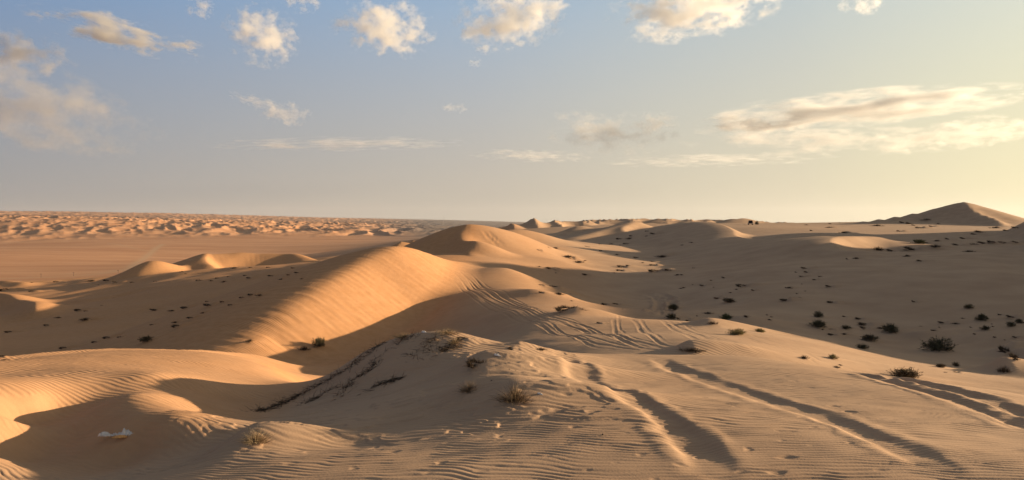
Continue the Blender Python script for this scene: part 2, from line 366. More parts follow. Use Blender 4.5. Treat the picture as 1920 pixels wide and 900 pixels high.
def grid():
    f=1 if DETAIL else 2
    fine=np.radians(np.arange(-37,37.001,.058*f)); ex=[]; a=37.; st=.15*f
    while a<110: a+=st; ex.append(a); st=min(st*1.05,.5*f)
    while a<178: a+=1.5; ex.append(a)
    ex=np.radians(np.array(ex)); az=np.concatenate([-ex[::-1],fine,ex])
    def seg(a,b,s): return np.exp(np.arange(math.log(a),math.log(b),s*f))
    r=np.concatenate([[.3],seg(1,3.6,.03),seg(3.6,13.5,.0026),seg(13.5,60,.0036),seg(60,300,.006),seg(300,2500,.02),seg(2500,14000,.009),seg(14000,60000,.08)])
    return az,r
def make_ground():
    az,r=grid(); A,R=np.meshgrid(az,r); x=(np.sin(A)*R).ravel(); y=(np.cos(A)*R).ravel(); z=Hfull(x,y)
    na,nr=len(az),len(r); me=bpy.data.meshes.new('ground'); me.vertices.add(len(x)); me.vertices.foreach_set('co',np.stack([x,y,z],1).astype(np.float32).ravel())
    i=np.arange(nr-1)[:,None]*na; j=np.arange(na)[None,:]; j2=(j+1)%na
    q=np.stack([i+j,i+na+j,i+na+j2,i+j2],-1).reshape(-1,4)[:,::-1]; nf=len(q)
    me.loops.add(nf*4); me.loops.foreach_set('vertex_index',q.ravel().astype(np.int32))
    me.polygons.add(nf); me.polygons.foreach_set('loop_start',(np.arange(nf)*4).astype(np.int32)); me.polygons.foreach_set('loop_total',np.full(nf,4,np.int32))
    me.polygons.foreach_set('use_smooth',np.ones(nf,bool)); me.update()
    rr=np.hypot(x,y)
    Z=z.reshape(nr,na); Rg=R
    slope=np.abs(np.gradient(Z,axis=0)/np.maximum(np.gradient(Rg,axis=0),1e-6)); sl2=np.abs(np.gradient(Z,axis=1)/(np.gradient(az)[None,:]*Rg)); slope=np.hypot(slope,sl2).ravel()
    zone=np.clip(sstep(.38,.6,slope)*(rr>14)*.8*sstep(0,-4,x)+sstep(-1.5,-6.,x)*sstep(12,17,rr)*.75+sstep(20,45,y)*sstep(14,0,x)*.55,0,1)*sstep(20,4,x)  # amber sand at left; steep slip faces more so, bounced light put into the colour
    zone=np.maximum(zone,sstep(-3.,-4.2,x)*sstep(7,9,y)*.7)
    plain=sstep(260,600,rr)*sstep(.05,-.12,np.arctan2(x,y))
    rip=(1-geom_fade(rr))*sstep(90,40,rr)*sstep(.62,.42,slope)
    grey=sstep(1500,3800,rr)*sstep(-.24,-.1,np.arctan2(x,y))*sstep(.5,.2,np.arctan2(x,y))
    trail=np.zeros_like(x)
    T=[([(240,508),(262,490),(285,472),(305,458)],9,.8),([(0,523),(100,519),(180,514),(235,505)],10,.55),([(60,517),(150,512),(230,505)],7,.5),([(285,472),(250,465),(200,455)],8,.35)]
    for P,w,a in T:
        L=world_line([(u,v,500,2800) for u,v in P])
        if len(L)<2: continue
        Q=spline(L,4); m=np.where((rr>600)&(rr<2800)&(x<0))[0]; D,_,_,_=polydist(x[m],y[m],Q); trail[m]=np.maximum(trail[m],a*np.exp(-(D/w)**2))
    for n,a in (('zone',zone),('plain',plain),('ripple',rip),('trail',trail),('cloud_shade',grey)):
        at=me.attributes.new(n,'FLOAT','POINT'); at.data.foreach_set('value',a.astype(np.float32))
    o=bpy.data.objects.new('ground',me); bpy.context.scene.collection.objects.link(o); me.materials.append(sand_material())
    o['kind']='structure'; o['label']='rippled orange desert dunes stretching to the horizon'
    return o
def build_world():
    s=bpy.context.scene
    w=bpy.data.worlds.new('World'); s.world=w; w.use_nodes=True; t=w.node_tree; N=t.nodes; K=t.links
    bg=N['Background']; bg.inputs[1].default_value=SKY
    sky=N.new('ShaderNodeTexSky'); sky.sky_type='NISHITA'; sky.sun_disc=False; sky.sun_elevation=SUN_EL; sky.sun_rotation=SUN_AZ; sky.dust_density=4; sky.air_density=1.2
    tc=N.new('ShaderNodeTexCoord')
    def math_(op,a,b=None,clamp=False):
        n=N.new('ShaderNodeMath'); n.operation=op; n.use_clamp=clamp
        for i,q in enumerate((a,b)):
            if q is None: continue
            if isinstance(q,(int,float)): n.inputs[i].default_value=q
            else: K.new(q,n.inputs[i])
        return n.outputs[0]
    def dot(vec):
        n=N.new('ShaderNodeVectorMath'); n.operation='DOT_PRODUCT'; K.new(tc.outputs['Generated'],n.inputs[0]); n.inputs[1].default_value=vec; return n.outputs['Value']
    def ramp(fac,stops,interp='EASE'):
        r=N.new('ShaderNodeValToRGB'); r.color_ramp.interpolation=interp; e=r.color_ramp.elements
        while len(e)<len(stops): e.new(.5)
        for q,(p,c) in zip(e,stops): q.position=p; q.color=(*c,1)
        K.new(fac,r.inputs[0]); return r.outputs[0]
    def mix(f,a,b,mode='MIX'):
        m=N.new('ShaderNodeMix'); m.data_type='RGBA'; m.blend_type=mode; m.clamp_factor=True
        for i,q in ((0,f),(6,a),(7,b)):
            if isinstance(q,(int,float)): m.inputs[i].default_value=q
            elif isinstance(q,tuple): m.inputs[i].default_value=(*q,1)
            else: K.new(q,m.inputs[i])
        return m.outputs[2]
    z=math_('MAXIMUM',dot((0,0,1)),0.)
    cs=dot((math.sin(SUN_AZ)*math.cos(SUN_EL),math.cos(SUN_AZ)*math.cos(SUN_EL),math.sin(SUN_EL)))
    c01=math_('MULTIPLY_ADD',cs,.5); c01.node.inputs[2].default_value=.5
    # colour of the air low over the sand, from away from the sun to towards it
    low=ramp(c01,[(0,(.20,.19,.20)),(.33,(.335,.317,.297)),(.62,(.53,.46,.365)),(.80,(.69,.61,.43)),(.90,(.84,.76,.46)),(1,(1.5,1.25,.65))],'LINEAR')
    mid=ramp(c01,[(0,(.09,.15,.25)),(.34,(.12,.26,.49)),(.62,(.29,.42,.58)),(.80,(.45,.53,.57)),(.90,(.60,.66,.62)),(1,(1.2,1.1,.8))],'LINEAR')
    top=ramp(c01,[(0,(.085,.10,.135)),(.5,(.12,.135,.17)),(1,(.2,.21,.22))],'LINEAR')
    f1=math_('POWER',math_('DIVIDE',z,.31,True),1.3)
    f2=math_('DIVIDE',math_('SUBTRACT',z,.28),.35,True)
    col=mix(f2,mix(f1,low,mid),top)
    nz=N.new('ShaderNodeVectorMath'); nz.operation='SCALE'; K.new(sky.outputs[0],nz.inputs[0]); nz.inputs['Scale'].default_value=1.
    c10=N.new('ShaderNodeVectorMath'); c10.operation='SCALE'; K.new(col,c10.inputs[0]); c10.inputs['Scale'].default_value=10.
    fin=mix(.9,nz.outputs[0],c10.outputs[0])
    K.new(fin,bg.inputs[0])
    L=bpy.data.lights.new('sun','SUN'); L.energy=SUN_E; L.angle=math.radians(.55); L.color=SUN_C
    l=bpy.data.objects.new('sun',L); s.collection.objects.link(l)
    l.rotation_euler=(math.radians(90)-SUN_EL,0,math.pi-SUN_AZ); l.location=(200,50,60)
def build_camera():
    s=bpy.context.scene
    C=bpy.data.cameras.new('camera'); c=bpy.data.objects.new('camera',C); s.collection.objects.link(c); s.camera=c
    c.rotation_euler=(math.radians(90),0,0); C.sensor_width=36; C.lens=36*F/1920; C.shift_y=-32/1920; C.clip_end=200000; C.clip_start=.05
    s.view_settings.view_transform='Standard'; s.view_settings.look='None'; s.view_settings.exposure=EXPOSURE; s.view_settings.gamma=1; s.view_settings.use_curve_mapping=False
    s.render.resolution_x=1024; s.render.resolution_y=480
# ---------- planting ----------
def new_obj(name,me,parent=None):
    o=bpy.data.objects.new(name,me); bpy.context.scene.collection.objects.link(o)
    if parent: o.parent=parent
    return o
def empty(name,loc=(0,0,0),rz=0.):
    o=bpy.data.objects.new(name,None); bpy.context.scene.collection.objects.link(o); o.location=loc; o.rotation_euler=(0,0,rz); o.empty_display_size=.1; return o
def tag(o,label,cat,group=None,kind=None):
    o['label']=label
    if cat: o['category']=cat
    if group: o['group']=group
    if kind: o['kind']=kind
    return o
def mesh_from(name,v,f,mat,smooth=False):
    me=bpy.data.meshes.new(name); me.from_pydata([tuple(map(float,p)) for p in v],[],f); me.materials.append(mat)
    if smooth: me.polygons.foreach_set('use_smooth',[True]*len(me.polygons))
    me.update(); return me
def plant_material(name,c1,c2,rough=.85):
    m=bpy.data.materials.new(name); m.use_nodes=True; N,K,nd=node_tools(m); b=N['Principled BSDF']; b.inputs['Roughness'].default_value=rough; b.inputs['Specular IOR Level'].default_value=.15
    pos=nd('ShaderNodeTexCoord').outputs['Object']; isl=nd('ShaderNodeNewGeometry').outputs['Random Per Island']
    n=nd('ShaderNodeTexNoise',{'Vector':pos,'Scale':5.,'Detail':3.}).outputs['Fac']
    f=nd('ShaderNodeMath',{0:isl,1:n},operation='MULTIPLY').outputs[0]
    mx=nd('ShaderNodeMapRange',{'Value':f,'From Min':.05,'From Max':.6}).outputs[0]
    r=nd('ShaderNodeMix',data_type='RGBA'); K.new(mx,r.inputs[0]); r.inputs[6].default_value=(*c1,1); r.inputs[7].default_value=(*c2,1)
    K.new(r.outputs[2],b.inputs['Base Color']); return m
def blade(v,f,p,d,L,w,bend,rng,n=4,sag=.5):
    """one curved strip with a folded cross-section, from p along d"""
    d=np.array(d)/np.linalg.norm(d); side=np.cross(d,[0,0,1.]); 
    if np.linalg.norm(side)<1e-3: side=np.array([1.,0,0])
    side/=np.linalg.norm(side); a=rng.uniform(0,math.pi); up=np.cross(side,d); side=side*math.cos(a)+up*math.sin(a)
    b0=len(v); q=np.array(p,float); bd=np.array(bend)
    for i in range(n+1):
        t=i/n; wd=w*(1-t*.85)
        v.append(q-side*wd); v.append(q+side*wd)
        dd=d+bd*t+np.array([0,0,-sag*t*t]); q=q+dd/np.linalg.norm(dd)*L/n
    for i in range(n): f.append((b0+2*i,b0+2*i+1,b0+2*i+3,b0+2*i+2))
def tuft_mesh(name,mat,seed,n=160,w=.012,arc=None,hgt=(.35,.8),lean=.7,litter=40):
    """unit radius tuft; arc=(a0,a1) keeps the roots along an arc"""
    rng=np.random.RandomState(seed); v=[];f=[]
    for i in range(n):
        if arc:
            a=rng.uniform(*arc); r=.82+np.clip(rng.normal(0,.09),-.14,.14); p=(r*math.cos(a),r*math.sin(a)*.75,-.03+.22*math.sin((a-arc[0])/(arc[1]-arc[0])*math.pi))
            out=np.array([math.cos(a),math.sin(a)*.75,0])*rng.uniform(.2,1.)
        else:
            a=rng.uniform(0,2*math.pi); r=min(abs(rng.normal(0,.42)),.85); p=(r*math.cos(a),r*math.sin(a),-.03); out=np.array([math.cos(a),math.sin(a),0])*r*1.4
        d=out*lean+np.array([rng.normal(0,.3),rng.normal(0,.3),rng.uniform(.5,1.2)])
        blade(v,f,p,d,rng.uniform(*hgt),w*rng.uniform(.6,1.4),rng.normal(0,.35,3)*[1,1,.2],rng,sag=rng.uniform(.3,1.3))
    for i in range(litter):
        a=rng.uniform(*(arc or (0,2*math.pi))); r=rng.uniform(.62,.98) if arc else rng.uniform(.2,.85); p=(r*math.cos(a),r*math.sin(a)*(.75 if arc else 1),.03)
        blade(v,f,p,(rng.normal(),rng.normal(),rng.uniform(0,.25)),rng.uniform(.2,.5),w*.8,rng.normal(0,.4,3)*[1,1,.1],rng,n=3,sag=.2)
    return mesh_from(name,v,f,mat)
def shrub_meshes(seed,twig,leaf,nb=60,nl=2300,flat=.8):
    rng=np.random.RandomState(seed); v=[];f=[];lv=[];lf=[]; tips=[]
    for i in range(nb):
        a=rng.uniform(0,2*math.pi); e=rng.uniform(.25,1.45); L=rng.uniform(.65,1.05)*(1 if e<1 else .8)
        d=np.array([math.cos(a)*math.cos(e),math.sin(a)*math.cos(e),math.sin(e)*flat]); p=np.array([rng.normal(0,.06),rng.normal(0,.06),-.05])
        blade(v,f,p,d,L,.016,rng.normal(0,.3,3),rng,n=5,sag=.2)
        for k in range(5):
            t=rng.uniform(.35,.95); q=p+d/np.linalg.norm(d)*L*t; d2=d+rng.normal(0,.55,3); blade(v,f,q,d2,L*.4,.008,rng.normal(0,.4,3),rng,n=3,sag=.2)
            tips.append((q,d2/np.linalg.norm(d2)*L*.4))
    for i in range(nl):
        q,d=tips[rng.randint(len(tips))]; p=q+d*rng.uniform(.1,1.05)+rng.normal(0,.035,3); p[2]=max(p[2],.0)
        dd=d*2+rng.normal(0,.25,3); blade(lv,lf,p,dd,rng.uniform(.08,.19),.02,rng.normal(0,.3,3),rng,n=2,sag=.2)
    return mesh_from('branches',v,f,twig),mesh_from('foliage',lv,lf,leaf)
# kind, u, v of the root, width in pixels of the photograph, label (None: one of a group)
A='shrub'; T='tuft'; S='straw'
GROUPS=[
 ('shelf',"dark tufts on the shaded sand shelf","small dark grass tuft on the shaded sand shelf left of the big amber dune"),
 ('saddle',"dark tufts at the head of the shaded valley","low dark tuft at the head of the shaded valley beside the wavy crest"),
 ('slope',"dark tufts on the valley slope","dark ragged grass tuft on the shaded valley slope beyond the tyre tracks"),
 ('drift',"tufts with sand tails on the smooth rise","small dark tuft with a sand tail on the rise below the bright slip face"),
 ('shelf_right',"tufts below the pyramid dune","dark tuft on the shaded flat between the bright slip face and the pyramid dune"),
 ('floor',"dark plants on the shaded valley floor","small dark plant on the shaded valley floor beyond the sunlit crest at right"),
]
PLANTS={'saddle':[(1064,482,18),(1076,486,14),(1085,492,16),(1104,463,10),(1124,458,6),(1131,471,9),(1156,478,8),(1165,449,12),(1180,448,12),(1178,458,12),(1165,460,5),(1186,443,8),(1146,458,8),(1197,484,12),(1205,493,8),(1229,439,12),(1215,434,7),(1212,443,6),(1041,466,14),(1032,465,10),(1015,470,12),(1297,455,8),(1279,460,6)],
'slope':[(1242,482,22),(1226,491,9),(1229,498,14),(1172,501,18),(1182,499,10),(1167,508,14),(1152,512,6),(1236,510,24),(1249,507,14),(1270,516,10),(1282,516,8),(1037,504,16),(1046,507,10),(1011,500,6),(1042,512,5),(1104,516,15),(1097,489,5),(1019,536,12),(1046,541,26),(1048,552,16),(1018,549,10),(1070,552,8),(1076,565,8),(1139,572,14),(1161,572,15),(1345,560,9),(1370,549,6),(1384,543,7),(1399,538,22),(1416,545,9),(1360,521,9),(1336,526,6),(1321,536,12),(1299,534,4),(1277,541,6),(1286,540,8),(1302,503,5),(1340,539,4)],
'drift':[(1592,486,8),(1606,485,12),(1514,504,14),(1495,511,6),(1516,511,10),(1507,519,10),(1541,519,8),(1531,525,9),(1506,533,5),(1480,540,11),(1510,546,4),(1497,551,6),(1560,538,14),(1478,564,18),(1565,568,16),(1505,559,8),(1697,481,8),(1709,481,12),(1731,490,14),(1717,566,10)],
'shelf_right':[(1555,427,11),(1525,433,8),(1582,437,14),(1645,424,24),(1697,418,14),(1711,420,14),(1737,413,22),(1729,428,14),(1750,425,10),(1718,423,12),(1764,420,8),(1690,434,10),(1866,428,14),(1847,436,20),(1832,440,12),(1892,433,12),(1910,428,14),(1812,448,14),(1737,456,10),(1781,449,12),(1757,452,12),(1677,471,16),(1752,463,20),(1720,469,30),(1800,460,16),(1824,459,16),(1852,457,20),(1865,455,18),(1889,457,18),(1912,455,18),(1817,472,16),(1512,422,6),(1577,418,5),(1560,420,8)],
'floor':[(1773,606,16),(1792,607,12),(1764,614,5),(1805,597,6),(1879,591,9),(1901,595,20),(1831,627,8),(1823,614,6),(1865,613,6),(1862,608,4),(1869,633,8),(1908,633,12),(1887,638,5),(1751,620,9),(1797,699,10),(1776,699,7),(1547,619,8),(1602,617,14),(1564,619,12),(1565,629,15),(1583,627,12),(1629,610,22),(1649,616,12),(1626,617,16),(1726,612,5),(1753,620,9),(1453,604,6),(1442,600,9),(1407,595,14),(1450,595,7),(1441,591,6),(1587,594,9),(1616,599,14),(1477,564,10),(1328,588,14),(1277,598,10),(1309,593,5),(1294,602,10),(1169,580,4),(1126,606,9),(1346,560,9)],
'shelf':[(341,510,8),(351,514,6),(375,527,12),(400,527,8),(420,529,10),(410,522,8),(427,519,6),(220,530,10),(250,530,8),(292,528,7),(107,529,9),(59,530,6),(185,534,4),(205,527,14),(172,527,12),(62,547,12),(15,545,20),(192,573,5),(152,583,16),(162,584,8),(290,582,10),(322,583,12),(350,578,16),(395,573,16),(435,573,10),(420,567,10),(390,566,8),(475,554,14),(457,559,12),(462,517,8),(470,522,10),(487,554,12),(505,502,8),(552,503,8),(544,516,8),(560,512,10),(512,518,12),(527,524,10),(566,523,7),(23,623,16),(151,582,12),(160,600,18),(109,596,10),(91,611,12),(291,581,12),(351,579,14),(396,574,12),(329,605,12),(336,614,18),(287,610,9),(206,635,18),(181,643,12),(125,654,16),(6,670,14),(227,633,10),(381,587,10),(362,597,14),(439,503,10),(472,502,8)]}
# plants that can be told apart
SINGLE=[
(A,1757,656,52,26,"largest dark green round shrub on the shaded valley floor",'dark'),
(A,1697,707,58,20,"wide brown low shrub just behind the sunlit crest at right",'brown'),
(A,1670,622,32,18,"domed dark shrub on a slight rise, left of the largest round shrub",'dark'),
(A,1630,638,32,13,"flat grey-brown shrub lying above a pale sand tail in the valley",'brown'),
(A,1618,654,22,11,"small dark shrub at the tip of a pale sand tail, below the flat grey-brown shrub",'dark'),
(A,1534,613,31,16,"broad dark shrub under a rounder smaller one at the valley edge",'dark'),
(A,1535,594,17,12,"round little shrub directly above the broad dark shrub at the valley edge",'dark'),
(A,1587,617,16,9,"small dark shrub between the broad shrub and the domed shrub",'dark'),
(A,1263,580,24,12,"dark green shrub beside the curving tracks in the shaded valley",'dark'),
(A,1258,597,19,11,"dark shrub on a small sand heap below the curving valley tracks",'dark'),
(A,1362,599,25,13,"green shrub on the shade line above a smooth sand hump",'green'),
(A,1381,627,30,14,"pale olive grass clump in sunlight right of the track fan",'olive'),
(A,1425,623,19,9,"small olive shrub in sunlight near the shade edge",'olive'),
(A,1366,566,25,9,"flat wide dark shrub on the valley slope",'brown'),
(A,1841,600,23,14,"spiky dark shrub below a smaller round one on the right valley floor",'dark'),
(A,1816,578,17,9,"single dark shrub high on the smooth rise at right",'dark'),
(A,1896,612,15,11,"upright dark shrub, lower left of a pair at the right edge",'dark'),
(A,1911,605,16,9,"upper right shrub of a pair at the right edge",'dark'),
(A,1847,618,17,9,"brownish shrub below the spiky dark shrub",'brown'),
(A,1764,689,19,9,"low brown shrub on the flat behind the sunlit crest, left of a paler one",'brown'),
(A,1792,687,13,10,"paler wispy shrub right of a low brown one behind the crest",'brown'),
(A,1562,672,19,9,"small olive shrub on the sunlit slope just above the crest line",'olive'),
(A,1724,457,24,10,"mounded green-brown shrub right of the bright slip face",'green'),
(A,274,640,26,12,"fuzzy brown shrub on the shaded slope behind the near left dune",'brown'),
(A,1419,421,7,8,"small dark bush on the skyline beside the parked vehicle",'dark'),
(A,597,649,26,20,"dark shrub caught halfway up the sunlit slip face",'dark'),
(T,571,656,26,12,"dark flattened tuft beside the shrub on the slip face",'dead'),
(T,1646,469,28,12,"black heap of brush at the foot of the bright slip face",'dead'),
(T,1507,672,22,10,"blackened dead stump of grass on the sunlit slope above the crest",'dead'),
(T,1569,689,15,5,"thin dark litter tuft on the crest edge, nearer the camera",'dead'),
(T,1575,685,10,4,"smaller dark litter tuft just beyond another on the crest edge",'dead'),
(T,1892,661,34,20,"spiky black tuft crowning a sand heap in the right valley",'dead'),
(T,1912,674,36,20,"black curved brush edge on a sand heap cut off by the picture edge",'dead'),
(T,1883,697,28,20,"dark hooded brush edge on the nearest heap behind the right crest",'dead'),
(T,1335,607,24,9,"dark tuft on top of the smooth sand hump below the green shrub",'dead'),
(T,1075,584,74,14,"dark root fringe along the top of the sand mound beside the tracks",'dead'),
(T,1297,658,56,17,"dark brown brush heap on the mound at the near end of the track fan",'dead'),
(T,905,688,60,24,"slanting fringe of brown grass on the dune edge above two tufts",'dead'),
(T,970,655,34,7,"low dark fringe on the crest, left of a similar one",'dead'),
(T,1013,656,30,7,"low dark fringe on the crest, right of a similar one",'dead'),
(S,881,734,46,22,"small dark straw tuft, left of the largest straw tuft",'straw_dark'),
(S,966,752,74,36,"largest straw tuft, dry stems fanned over a sand mound",'straw_dark'),
(S,480,829,58,30,"pale tangled straw clump on a heap at the bottom left",'straw'),
(S,757,633,44,11,"thin straw tuft on the left end of the brushy mound's crest",'straw'),
(S,838,626,56,13,"matted straw tuft on the very top of the brushy mound",'straw'),
(S,852,644,34,14,"tangled pale straw just below the top of the brushy mound",'straw'),
(T,873,638,34,10,"dark tuft right of the tangled straw on the brushy mound",'dead'),
(T,8,676,16,4,"dark tuft at the left edge just behind the near dune",'dead'),
(T,468,640,16,6,"dark tuft on the slope left of the slip face's lower tip",'dead'),
]
# long strands of dead litter: pixel polyline, label
STRANDS=[
([(485,772),(560,742),(640,699),(690,664),(715,646),(745,632),(775,624)],.07,"long dark strand of dead grass along the left rim of the brushy mound"),
([(632,747),(662,717),(699,688),(712,668),(735,655)],.05,"branching dark strand of litter inside the mound's left rim"),
([(743,648),(760,637),(780,632)],.05,"short dark strand under the white scrap on the mound"),
([(768,667),(800,662),(832,655),(858,648)],.07,"thick dark ledge of dead grass across the middle of the mound"),
([(803,645),(825,630),(846,620)],.07,"dark strand slanting down from the top of the mound"),
([(672,740),(712,722),(755,709)],.03,"faint thin litter strand low on the mound's shaded side"),
([(560,762),(610,738),(650,722)],.04,"loose dark litter strand below the mound's left rim"),
]
def prepare_drifts():
    for g,L in PLANTS.items():
        for u,v,w in L:
            if w<9: continue
            p=hit(u,v,lo=12)
            if p is None: continue
            W=w/F*p[1]
            if W<2.2: VEGM.append((p[0]+.3*W,p[1],.45*W,.27*W,1.3*W))
    for k,u,v,w,h,lab,c in SINGLE:
        if k==A and w>13:
            p=hit(u,v,lo=8)
            if p is not None and p[1]<62:
                W=w/F*p[1]; VEGM.append((p[0]+.12*W,p[1],.55*W,.13*W,.9*W))
        if k==T and v<690 and 12<w<40:
            p=hit(u,v,lo=8)
            if p is not None and p[1]<60:
                W=w/F*p[1]; VEGM.append((p[0]+.2*W,p[1],.42*W,.16*W,.8*W))
def plant_all():
    rng=np.random.RandomState(5)
    twig=plant_material('twig_bark',(.10,.075,.05),(.2,.15,.1))
    leafs={'dark':plant_material('dark_leaves',(.055,.047,.026),(.16,.137,.072)),'brown':plant_material('brown_leaves',(.07,.05,.03),(.15,.115,.06)),'green':plant_material('green_leaves',(.06,.065,.025),(.13,.13,.05)),'olive':plant_material('olive_leaves',(.17,.15,.06),(.34,.29,.13))}
    dead=plant_material('dead_grass',(.035,.024,.016),(.11,.075,.045)); straw=plant_material('straw',(.16,.11,.06),(.48,.36,.21)); strawd=plant_material('weathered_straw',(.05,.034,.02),(.36,.25,.14))
    SH={k:[shrub_meshes(i*7+j,twig,m) for j in range(3)] for i,(k,m) in enumerate(leafs.items())}
    ARC=[tuft_mesh('blades',dead,20+i,n=190,w=.022,arc=(1.35+.2*i,3.9+.15*i),hgt=(.18,.42),lean=.9,litter=60) for i in range(3)]
    RND=[tuft_mesh('blades',dead,30+i,n=170,w=.024,hgt=(.25,.6),lean=.8) for i in range(3)]
    def root(u,v,lo=4.):
        return hit(u,v,lo=lo,fn=H1) 
    nsing=0
    for i,(k,u,v,w,h,lab,c) in enumerate(SINGLE):
        p=root(u,v)
        if p is None: print('miss',lab); continue
        W=w/F*p[1]; Hh=h/F*p[1]
        if k==A:
            e=empty('shrub',p,rng.uniform(0,6.28)); b,l=SH[c][i%3]; e.scale=(W*.5,W*.5,Hh*.95)
            new_obj('branches',b,e); new_obj('foliage',l,e); tag(e,lab,'shrub')
        else:
            if k==S:
                me=tuft_mesh('blades',strawd if c=='straw_dark' else straw,100+i,n=460,w=.009,hgt=(.5,1.15),lean=2.1,litter=190)
                o=new_obj('straw_tuft',me); o.scale=(W*.42,W*.36,Hh*1.1); o.rotation_euler=(0,0,0)
            else:
                big=w>33
                me=tuft_mesh('blades',dead,100+i,n=420,w=.012,arc=(1.2,4.) if u<1250 or w<40 else None,hgt=(.15,.4),lean=.8,litter=160) if big else RND[i%3]
                o=new_obj('dead_grass_tuft',me); o.scale=(W*.5,W*.42,Hh*1.35); o.rotation_euler=(0,0,rng.uniform(-.3,.3))
                if lab.startswith('dark root'): o.rotation_euler=(0,0,-.7)
            o.location=p; tag(o,lab,'grass tuft'); nsing+=1
    n=0
    for key,grp,lab in GROUPS:
        for u,v,w in PLANTS[key]:
            p=root(u,v,12.)
            if p is None: print('miss',key,u,v); continue
            W=min(w/F*p[1],3.)
            arc=rng.rand()<.72
            o=new_obj('grass_tuft',(ARC if arc else RND)[rng.randint(3)]); o.location=p; s=W*.5
            o.scale=(s*1.6,s*rng.uniform(1.,1.5),s*rng.uniform(.8,1.2)); o.rotation_euler=(0,0,rng.uniform(-.5,.3) if arc else rng.uniform(0,6.28))
            tag(o,lab,'grass tuft',grp); n+=1
    for P,wd,lab in STRANDS:
        pts=[hit(u,v,lo=6,hi=15.8,fn=H1) for u,v in P]; pts=[q for q in pts if q is not None]
        if len(pts)<2: print('strand miss',lab); continue
        Q=spline(pts,10); v=[];f=[]; seg=np.hypot(*np.diff(Q[:,:2],axis=0).T); tot=seg.sum(); cum=np.concatenate([[0],np.cumsum(seg)]); nb=int(tot*(330 if wd>=.07 else 210))+60
        o0=Q[0]
        for i in range(nb):
            t=rng.uniform(0,tot); wdn=.5+.9*abs(noise(np.array([t*2.2]),np.array([.3]),91)[0])*2
            if wd<.069 and noise(np.array([t*1.3+wd*50]),np.array([.7]),92)[0]<-.22 and rng.rand()<.9: continue
            x=np.interp(t,cum,Q[:,0])+rng.normal(0,wd*.9*wdn); y=np.interp(t,cum,Q[:,1])+rng.normal(0,wd*1.3*wdn)
            z=float(H1(np.array([x]),np.array([y]))[0])
            j=min(np.searchsorted(cum,t),len(Q)-1); dr=Q[j]-Q[max(j-1,0)]; dr=dr/max(np.linalg.norm(dr),1e-6)
            blade(v,f,np.array([x,y,z])-o0,dr*rng.choice([-1,1])+[rng.normal(0,.7),rng.normal(0,.7),rng.uniform(-.05,.55)],rng.uniform(.05,.2),.0042,rng.normal(0,.4,3),rng,n=3,sag=.6)
        o=new_obj('dead_grass_strand',mesh_from('strand',v,f,dead)); o.location=o0; tag(o,lab,'dead grass')
    print('plants',nsing,n)
def simple_material(name,c,rough=.8,metal=0.,var=.25,scale=6.):
    m=bpy.data.materials.new(name); m.use_nodes=True; N,K,nd=node_tools(m); b=N['Principled BSDF']; b.inputs['Roughness'].default_value=rough; b.inputs['Metallic'].default_value=metal; b.inputs['Specular IOR Level'].default_value=.3
    n=nd('ShaderNodeTexNoise',{'Vector':nd('ShaderNodeTexCoord').outputs['Object'],'Scale':scale,'Detail':4.}).outputs['Fac']
    r=nd('ShaderNodeMix',data_type='RGBA'); K.new(n,r.inputs[0]); r.inputs[6].default_value=(*[k*(1-var) for k in c],1); r.inputs[7].default_value=(*[min(1,k*(1+var)) for k in c],1)
    K.new(r.outputs[2],b.inputs['Base Color']); return m
def box(v,f,c,s,taper=1.):
    b=len(v); x,y,z=c; a,d,h=[k/2 for k in s]
    for sz in (-1,1):
        t=1 if sz<0 else taper
        for sx,sy in ((-1,-1),(1,-1),(1,1),(-1,1)): v.append((x+sx*a*t,y+sy*d*t,z+sz*h))
    for q in ((3,2,1,0),(4,5,6,7),(0,1,5,4),(1,2,6,5),(2,3,7,6),(3,0,4,7)): f.append(tuple(b+k for k in q))
def tube(v,f,p0,p1,r0,r1,n=8):
    p0=np.array(p0,float);p1=np.array(p1,float); d=p1-p0; d/=np.linalg.norm(d); s=np.cross(d,[0,0,1.] if abs(d[2])<.9 else [1.,0,0]); s/=np.linalg.norm(s); u=np.cross(s,d); b=len(v)
    for p,r in ((p0,r0),(p1,r1)):
        for i in range(n): a=2*math.pi*i/n; v.append(p+r*(s*math.cos(a)+u*math.sin(a)))
    for i in range(n): j=(i+1)%n; f.append((b+i,b+j,b+n+j,b+n+i))
    f.append(tuple(b+i for i in range(n))[::-1]); f.append(tuple(b+n+i for i in range(n)))
def bevelled(o,w,seg=2):
    m=o.modifiers.new('bevel','BEVEL'); m.width=w; m.segments=seg; m.limit_method='ANGLE'; return o
def place(u,v,Y): x=(u-960)/F*Y; return np.array([x,Y,float(H1(np.array([x]),np.array([Y]))[0])])
